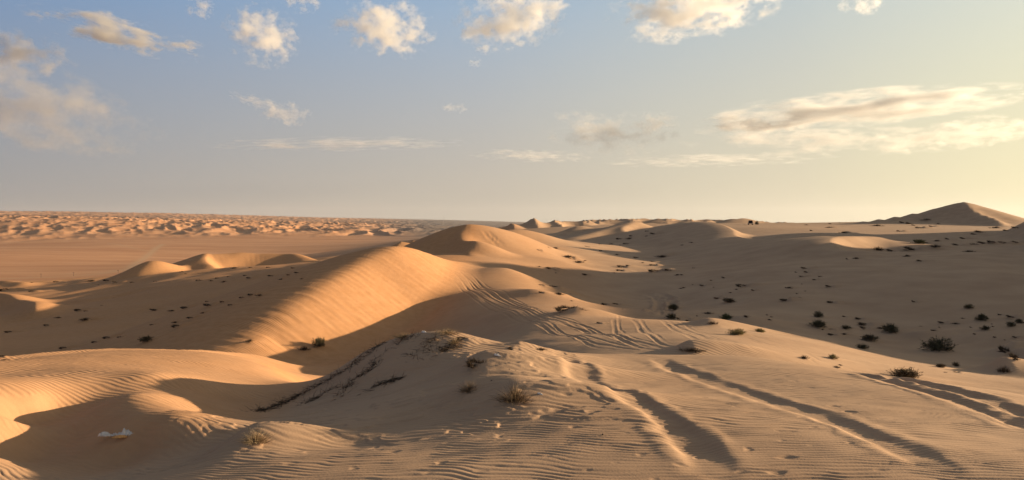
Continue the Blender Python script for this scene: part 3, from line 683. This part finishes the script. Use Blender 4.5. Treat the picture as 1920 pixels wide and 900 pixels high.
def build_things():
    rng=np.random.RandomState(9)
    # --- poles on the plain ---
    wood=simple_material('weathered_pole_wood',(.09,.065,.045))
    for u,vt,Y,lab in ((77,517.5,905,"thin dark pole on the orange plain, nearest the left edge"),(138,512.,930,"thin dark pole on the orange plain, middle of three"),(221.5,507.5,965,"thin dark pole on the orange plain, closest to the small sunlit dunes")):
        p=place(u,vt+10,Y); top=-(vt-V0)/F*Y; h=max(top-p[2],5)
        e=empty('utility_pole',p); v=[];f=[]; tube(v,f,(0,0,-1),(0,0,h),.24,.16,10); new_obj('post',mesh_from('post',v,f,wood),e)
        v=[];f=[]; box(v,f,(0,-.25,h-.7),(2.2,.16,.2)); tube(v,f,(-.8,-.25,h-.6),(-.8,-.25,h-.3),.07,.05,6); tube(v,f,(.8,-.25,h-.6),(.8,-.25,h-.3),.07,.05,6)
        new_obj('crossarm',mesh_from('crossarm',v,f,wood),e); tag(e,lab,'pole','poles across the plain')
    # --- lattice mast on the skyline ---
    steel=simple_material('mast_steel',(.25,.24,.23),.6,.3)
    Y=5200; p=place(832,414,Y); top=-(405.-V0)/F*Y; h=max(top-p[2],25); e=empty('radio_mast',p)
    v=[];f=[]; r0=1.5
    for k in range(3):
        a=k*2.094; tube(v,f,(r0*math.cos(a),r0*math.sin(a),-1),(.4*math.cos(a),.4*math.sin(a),h),.3,.25,5)
        for i in range(10):
            z0=h*i/10; z1=h*(i+1)/10; q0=r0-(r0-.4)*i/10; q1=r0-(r0-.4)*(i+1)/10; b=a+2.094
            tube(v,f,(q0*math.cos(a),q0*math.sin(a),z0),(q1*math.cos(b),q1*math.sin(b),z1),.1,.1,4)
    new_obj('lattice',mesh_from('lattice',v,f,steel),e); v=[];f=[]; tube(v,f,(0,0,h),(0,0,h+5),.2,.1,6); new_obj('antenna',mesh_from('antenna',v,f,steel),e)
    tag(e,"faint thin mast standing on the far hazy skyline left of the wavy crest dune",'mast')
    # --- vehicle on the horizon dune ---
    p=hit(1407,421.5,lo=100,hi=450)
    if p is None: p=place(1407,422,330)
    s=p[1]/330; e=empty('off_road_vehicle',p,math.radians(-14)); e.scale=(s,s,s); print('vehicle at',p)
    paint=simple_material('dusty_black_paint',(.02,.018,.017),.35); glass=simple_material('tinted_glass',(.012,.012,.014),.1); rub=simple_material('tyre_rubber',(.02,.02,.02)); alu=simple_material('wheel_metal',(.3,.3,.3),.4,.6); red=simple_material('tail_light_red',(.25,.02,.02),.3); trim=simple_material('pale_panel',(.55,.5,.42),.4)
    v=[];f=[]; box(v,f,(0,0,.86),(1.86,4.6,.72)); box(v,f,(0,-.35,1.54),(1.74,3.1,.72),.88); box(v,f,(0,1.7,1.24),(1.7,1.1,.1)); bevelled(new_obj('body',mesh_from('body',v,f,paint),e),.09,3)
    v=[];f=[]; box(v,f,(0,-2.38,.56),(1.8,.16,.22)); bevelled(new_obj('bumper',mesh_from('bumper',v,f,trim),e),.03)
    v=[];f=[]; box(v,f,(0,-.35,1.96),(1.4,2.2,.05)); 
    for sx in (-.6,.6): box(v,f,(sx,-.35,2.03),(.05,2.2,.06))
    new_obj('roof_rack',mesh_from('roof_rack',v,f,paint),e)
    v=[];f=[]; box(v,f,(0,-1.83,1.55),(1.3,.06,.46)); new_obj('rear_window',mesh_from('rear_window',v,f,glass),e)
    for sx in (-1,1):
        v=[];f=[]; box(v,f,(sx*.83,-.35,1.56),(.05,2.5,.42)); new_obj('side_window',mesh_from('side_window',v,f,glass),e)
        v=[];f=[]; box(v,f,(sx*.8,-2.3,1.0),(.16,.06,.3)); new_obj('tail_light',mesh_from('tail_light',v,f,red),e)
        for sy in (-1.45,1.45):
            v=[];f=[]; tube(v,f,(sx*.72,sy,.4),(sx*.96,sy,.4),.42,.42,20); w=new_obj('wheel',mesh_from('wheel',v,f,rub),e)
            v=[];f=[]; tube(v,f,(sx*.9,sy,.4),(sx*.98,sy,.4),.24,.22,14); new_obj('rim',mesh_from('rim',v,f,alu),w)
    v=[];f=[]; tube(v,f,(.25,-2.3,1.0),(.25,-2.52,1.0),.38,.38,18); new_obj('spare_wheel',mesh_from('spare_wheel',v,f,rub),e)
    tag(e,"dark off-road vehicle parked on the skyline dune, seen from behind",'vehicle')
    # --- crumpled white plastic ---
    white=simple_material('dirty_white_plastic',(.72,.66,.6),.35,var=.2,scale=14.); orange=simple_material('orange_plastic',(.75,.38,.12),.4,var=.15,scale=14.)
    p=hit(223,819,fn=Hfull,lo=5,hi=16); W=72/F*p[1]; print('plastic',p,W)
    def crumple(nx,ny,fx,mat,name,seed):
        v=[];f=[]; I,J=np.meshgrid(np.linspace(0,1,nx),np.linspace(-1,1,ny),indexing='ij'); I=I.ravel();J=J.ravel()
        n1=np.abs(noise(I*9+seed,J*2.5,seed)); n2=np.abs(noise(I*21,J*5.+seed,seed+1)); X,Yy,Z=fx(I,J,n1,n2)
        v=list(np.stack([X,Yy,Z],1))
        for i in range(nx-1):
            for j in range(ny-1): a=i*ny+j; f.append((a,a+ny,a+ny+1,a+1))
        me=mesh_from(name,v,f,mat); return me
    def sheet(I,J,n1,n2):
        wd=np.interp(I,[0,.06,.2,.3,.42,.52,.62,.8,1],[.35,1.,.95,.25,.3,.8,1.,.55,.05]); lift=np.interp(I,[0,.1,.25,.33,.5,.62,.8,1],[.5,.8,.4,.15,.55,.9,.5,.35])
        return (I-.5)*W+.02*W*n2, J*wd*.1*W+.05*W*(I-.5)+.02*W*n1, W*(.02+.11*lift*(1-.75*J*J)*(.35+1.7*n1)+.075*n2)
    e=empty('plastic_bag',p,.12); o=new_obj('sheet',crumple(90,22,sheet,white,'sheet',3),e); m=o.modifiers.new('thickness','SOLIDIFY'); m.thickness=.002
    def flap(I,J,n1,n2):
        wd=np.sin(np.pi*np.clip(I*.94+.03,0,1))**.6; return (I-.5)*W*.36+.07*W, -.12*W+J*wd*.055*W-.05*W*(1-I), W*(.015+.05*(J+1)*.5*wd+.03*n1)
    o=new_obj('orange_flap',crumple(40,12,flap,orange,'flap',8),e); m=o.modifiers.new('thickness','SOLIDIFY'); m.thickness=.002
    tag(e,"crumpled white plastic bag with an orange flap lying on rippled sand",'litter')
    # --- pale scraps ---
    for u,v_,w,lab in ((933,666,14,"white scrap caught at the top of the slanting grass fringe"),(796,622.5,12,"white scrap lying on the crest of the brushy mound"),(1013,738,12,"pale scrap beside the largest straw tuft")):
        p=hit(u,v_+2,fn=H1,lo=5,hi=18)
        if p is None: print('miss scrap',lab); continue
        W=w/F*p[1]
        def scrap(I,J,n1,n2):
            wd=np.interp(I,[0,.2,.6,1],[.4,1,.8,.15]); return (I-.5)*W, J*wd*.22*W, W*(.06+.32*(1-J*J)*wd*(.5+n1)-.14*(I-.5)+.06*n2)
        o=new_obj('plastic_scrap',crumple(26,10,scrap,white,'scrap',int(u)%17)); o.location=p; o.rotation_euler=(0,0,-.25); m=o.modifiers.new('thickness','SOLIDIFY'); m.thickness=.003; tag(o,lab,'litter')
    # --- droppings ---
    dung=simple_material('dry_dung',(.035,.024,.016),.9)
    v=[];f=[]; n=8
    for i in range(1,6):
        t=math.pi*i/6
        for j in range(n): a=2*math.pi*j/n; r=math.sin(t)*(1+.12*math.sin(3*a+i)); v.append((r*math.cos(a)*1.25,r*math.sin(a),math.cos(t)))
    t0=len(v); v+= [(0,0,1),(0,0,-1)]
    for i in range(4):
        for j in range(n): k=(j+1)%n; f.append((i*n+j,(i+1)*n+j,(i+1)*n+k,i*n+k))
    for j in range(n): k=(j+1)%n; f.append((t0,j,k)); f.append((t0+1,4*n+k,4*n+j))
    dm=mesh_from('pellet',v,f,dung,True)
    for u,v_,r in ((919,699,1.4),(932,697,1.3),(955,694,1.7),(967,696,1.5),(978,698,1.5),(975,694,1.1),(987,694.5,1.4),(1001,697,1.5),(922,715,1.8),(1130,815,1.2)):
        p=hit(u,v_,fn=H1,lo=5,hi=18)
        if p is None: continue
        R=r/F*p[1]*1.1; o=new_obj('dung_pellet',dm); o.scale=(R*1.1,R,R*.8); o.location=p+[0,0,R*.5]; o.rotation_euler=(0,0,rng.uniform(0,6))
        lab="small dark dung pellet on the sand below the slanting grass fringe"
        if u==922: lab="lone dung pellet just above the two straw tufts"
        if u==1130: lab="lone dark pellet on the rippled sand left of the nearest rut"
        tag(o,lab,'dung pellet',"dung pellets below the grass fringe" if 916<u<1010 and u!=922 else None)
    # --- twigs left on the near sand ---
def cloud_material(name,dens,sc,cover,seed,flat,alb):
    m=bpy.data.materials.new(name); m.use_nodes=True; N,K,nd=node_tools(m); N.remove(N['Principled BSDF']); out=N['Material Output']
    v=nd('ShaderNodeVolumePrincipled'); v.inputs['Color'].default_value=(alb,alb,alb*.985,1); v.inputs['Anisotropy'].default_value=.45
    tc=nd('ShaderNodeTexCoord').outputs['Object']
    def M(op,a,b=0.,clamp=False):
        n=nd('ShaderNodeMath',operation=op,use_clamp=clamp)
        for i,q in ((0,a),(1,b)):
            if hasattr(q,'is_linked'): K.new(q,n.inputs[i])
            else: n.inputs[i].default_value=q
        return n.outputs[0]
    ln=nd('ShaderNodeVectorMath',{0:tc},operation='LENGTH').outputs['Value']
    off=nd('ShaderNodeMapping',{'Vector':tc,'Location':(seed*3.1,seed*1.7,seed*.9),'Scale':flat}).outputs[0]
    n1=nd('ShaderNodeTexNoise',{'Vector':off,'Scale':sc*1.25,'Detail':10.,'Roughness':.65}).outputs['Fac']
    # fuller low in the middle, ragged above and at the ends
    body=M('SUBTRACT',1.,ln)
    d=M('ADD',M('MULTIPLY',body,1.05),M('MULTIPLY',M('SUBTRACT',n1,.5),5.2))
    d=M('SUBTRACT',d,cover+.24)
    edge=M('MULTIPLY',body,5.,True)
    d=M('POWER',M('MULTIPLY',M('MULTIPLY',d,1.5,True),edge),1.2)
    K.new(M('MULTIPLY',d,dens*.5),v.inputs['Density']); K.new(v.outputs[0],out.inputs['Volume'])
    m.cycles.homogeneous_volume=False if hasattr(m.cycles,'homogeneous_volume') else None
    return m
def cloud_shape(name,mat):
    bm=bmesh.new(); bmesh.ops.create_icosphere(bm,subdivisions=3,radius=1.); me=bpy.data.meshes.new(name); bm.to_mesh(me); bm.free(); me.materials.append(mat); return me
# u, v centre, width, height in pixels, tilt (deg in the picture), distance, density, noise scale, cover, label
CLOUDS=[
(225,62,310,56,-9,7000,.026,2.6,.30,"long thin cloud slanting down to the right at the upper left"),
(495,66,150,112,-12,6500,.026,2.3,.28,"compact grey-bellied cloud, third from the left along the top"),
(378,14,60,46,0,6500,.02,2.0,.30,"small cloud cut by the top edge above the compact grey-bellied one"),
(566,2,80,44,0,6500,.022,2.0,.28,"small bright cloud cut by the top edge between two larger ones"),
(722,52,205,108,-3,6200,.026,2.6,.27,"broad ragged cloud at the top left of centre"),
(955,34,235,120,8,6000,.024,2.8,.29,"bright broken cloud at the top centre with small fragments below"),
(1300,18,340,100,5,6000,.024,3.0,.28,"wide bright broken cloud along the top right of centre"),
(1615,10,110,36,0,6000,.014,2.2,.34,"small ragged white cloud at the top right"),
(35,98,190,76,-6,7000,.014,2.4,.16,"grey cloud with a bright rim at the left edge, the upper of two"),
(60,200,470,150,-12,8500,.006,3.0,.16,"large soft grey cloud fading out at the left edge"),
(535,212,120,46,-10,9000,.012,2.2,.32,"small cream puff with a thin tail, alone left of centre"),
(1590,205,600,62,2,9500,.013,3.6,.08,"long grey cloud bank with bright rims over the right dunes"),
(1520,258,480,70,-2,10500,.006,3.4,.28,"thin broken cream cloud hanging below the long bank"),
(1140,250,270,80,-5,9500,.006,3.2,.26,"soft patchy cream cloud left of the long bank"),
(1235,228,80,44,0,9500,.012,2.2,.26,"small bright puff between the patchy cloud and the long bank"),
(1800,252,380,60,4,9500,.008,3.2,.27,"thin glowing cloud at the right edge under the long bank"),
(640,270,520,26,2,12000,.004,4.2,.27,"faint low streak of cloud stretched over the left skyline"),
(1330,300,420,26,0,12000,.004,4.2,.28,"thin pale streak of cloud low over the centre right dunes"),
(1000,292,260,24,-2,12000,.004,4.0,.27,"thin pale streak of cloud low over the wavy crest dune"),
(480,190,120,22,-12,9500,.006,3.6,.30,"faint wisp trailing up left from the lone cream puff"),
(1420,236,220,34,-3,9800,.008,3.4,.22,"broken puffs at the left tip of the long bank"),
(853,203,64,22,0,9000,.008,2.0,.30,"tiny faint wisp of cloud in the middle of the sky"),
(908,90,50,26,0,6000,.018,2.0,.26,"little white cloud fragment just under the top centre cloud"),
(890,117,32,20,0,6000,.018,1.8,.24,"tiny white cloud fragment, lowest under the top centre cloud"),
]
def build_clouds():
    for i,(u,v,w,h,tl,Y,de,sc,co,lab) in enumerate(CLOUDS):
        W=w/F*Y*.5; Hh=h/F*Y*.5; D=max(min(W*.7,500),Hh)
        x,y,z=pt(u,v,Y)
        fl=(1.,max(D/W,.5),max(Hh/W*1.35,.5))
        m=cloud_material('cloud_vapour',de,sc,co,i+1,fl,.8 if 'grey' in lab and 'soft' in lab or 'upper' in lab else (.82 if 'bank' in lab else .97)); me=cloud_shape('cloud',m)
        o=bpy.data.objects.new('cloud',me); bpy.context.scene.collection.objects.link(o); o.location=(x,y,z); o.scale=(W*1.1,D,Hh*1.2)
        o.rotation_euler=(0,math.radians(-tl),-math.atan2(x,y)); o['label']=lab; o['category']='cloud'; o['group']='clouds over the dunes'; del o['group']
import time,bmesh; _t=time.time()
def build_haze(density):
    v=[];f=[]; box(v,f,(0,6000,90),(30000,28000,620)); m=bpy.data.materials.new('dusty_air'); m.use_nodes=True; N,K,nd=node_tools(m); N.remove(N['Principled BSDF'])
    p=nd('ShaderNodeVolumePrincipled'); p.inputs['Color'].default_value=(.86,.88,.92,1); p.inputs['Density'].default_value=density; p.inputs['Anisotropy'].default_value=.3; K.new(p.outputs[0],N['Material Output'].inputs['Volume'])
    o=new_obj('haze',mesh_from('haze',v,f,m)); o['kind']='stuff'; o['label']='thin dusty air over the far plain'
build_camera(); build_world(); prepare_drifts(); make_ground(); print('ground built',time.time()-_t); plant_all(); print('plants',time.time()-_t); build_things(); build_clouds(); print('things',time.time()-_t)
if HAZE: build_haze(HAZE)
c=bpy.context.scene.cycles; c.volume_bounces=6; c.max_bounces=10; c.use_denoising=True
